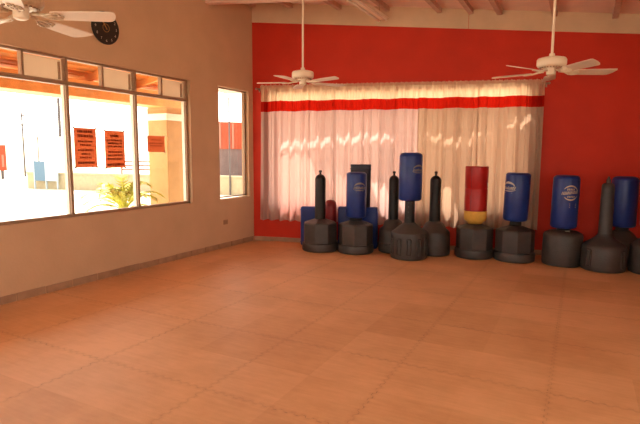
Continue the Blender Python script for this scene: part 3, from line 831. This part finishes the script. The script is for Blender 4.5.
t = empty('yard_railing', (-14.75, 12.7, GZ), R(24))
for z in (1.10, 1.24, 1.38):
    b = NB(); box(b, 0, 1.8, 0, .04, z, z + .06); link('rail', b, M['railing'], t)
for k in range(4):
    b = NB(); box(b, .56 * k, .56 * k + .05, -.01, .05, 0, 1.46); link('post', b, M['railing'], t)
tag(t, 'brown railing in the yard beyond the palm, left of the pillar', 'railing')

# ------------------------------------------------------------------ outside, back: unseen sun mask, added to shape the light on the curtains
ZA = 2.9
def slot(s):                             # distance from the curtain of the gap that throws the sun band
    pts = [(-2, .62), (.0, .63), (1.7, .555), (1.95, .56), (2.3, .48), (2.95, .60), (3.2, .58), (4.35, .40), (6.5, .40)]
    for (a, u), (b_, v) in zip(pts, pts[1:]):
        if a <= s <= b_: return u + (v - u) * (s - a) / (b_ - a)
    return .5
sheets = [(-.70, .54, .74, 1.30), (.72, 1.20, .92, 1.34)]
holes = sheets + [(1.45, 1.72, .98, 1.30), (2.50, 2.72, .98, 1.30), (1.85, 2.0, 1.12, 1.25)]
bm = NB(); s = -1.6
while s < 6.2:
    s2 = s + .06; sc = s + .03; d1 = slot(sc)
    cuts = sorted([(d1, d1 + .062)] + [(h[2] + (.12 * (sc - h[0]) if h[1] - h[0] < .4 else 0), h[3] + (.25 * (sc - h[0]) if h[1] - h[0] < .4 else 0)) for h in holes if h[0] <= sc <= h[1]])
    y = .25
    for c0, c1 in cuts + [(2.4, 2.4)]:
        if c0 > y: hexa(bm, [tuple(W(*q)) for q in ((s, y + CY, ZA), (s2, y + CY, ZA), (s2, c0 + CY, ZA), (s, c0 + CY, ZA), (s, y + CY, ZA + .02), (s2, y + CY, ZA + .02), (s2, c0 + CY, ZA + .02), (s, c0 + CY, ZA + .02))])
        y = max(y, c1)
    s = s2
struct(link('sun_mask', bm, M['sunmask']))
bm = NB()
for (h0, h1, d0, d1) in sheets: hexa(bm, [tuple(W(*q)) for q in ((h0, d0 + CY, ZA + .022), (h1, d0 + CY, ZA + .022), (h1, d1 + CY, ZA + .022), (h0, d1 + CY, ZA + .022), (h0, d0 + CY, ZA + .026), (h1, d0 + CY, ZA + .026), (h1, d1 + CY, ZA + .026), (h0, d1 + CY, ZA + .026))])
struct(link('pink_sun_filter', bm, M['tinted']))  # unseen filter, added for pink sunlight on the left curtains

# ------------------------------------------------------------------ light
Ls = (tv * -.30 + nv * .45 + Vector((0, 0, .84))).normalized()
sun = bpy.data.lights.new('sun', 'SUN'); sun.energy = 14; sun.angle = R(.55); sun.color = (1, .94, .85)
so = bpy.data.objects.new('sun', sun); COL.objects.link(so); so.rotation_euler = Ls.to_track_quat('Z', 'Y').to_euler(); so.location = (-8, 12, 14)
w = bpy.data.worlds.new('sky'); SC.world = w; w.use_nodes = True
bg = w.node_tree.nodes['Background']; bg.inputs['Color'].default_value = (1.0, .93, .83, 1); bg.inputs['Strength'].default_value = 3.2

# ------------------------------------------------------------------ camera
cam = bpy.data.cameras.new('camera'); co = bpy.data.objects.new('camera', cam); COL.objects.link(co); SC.camera = co
cam.sensor_width = 36; cam.lens = 36 * 497.755 / 640; cam.clip_end = 500; cam.clip_start = .05
right = Vector((.8869, .4619, .0049)).normalized(); down = Vector((.0572, -.0983, -.9935)); fwd = Vector((-.4590, .8815, -.1136)).normalized()
right = (right - fwd * right.dot(fwd)).normalized(); up = right.cross(fwd)
co.matrix_world = Matrix(((right.x, up.x, -fwd.x, 0), (right.y, up.y, -fwd.y, 0), (right.z, up.z, -fwd.z, 1.53), (0, 0, 0, 1)))

vs = SC.view_settings
SC.display_settings.display_device = 'sRGB'
vs.view_transform = 'Standard'; vs.look = 'None'; vs.gamma = 1; vs.use_curve_mapping = False; vs.exposure = 0.68
SC.cycles.use_denoising = True
SC.cycles.max_bounces = 14; SC.cycles.diffuse_bounces = 8; SC.cycles.transparent_max_bounces = 12; SC.cycles.glossy_bounces = 4
SC.cycles.sample_clamp_indirect = 4
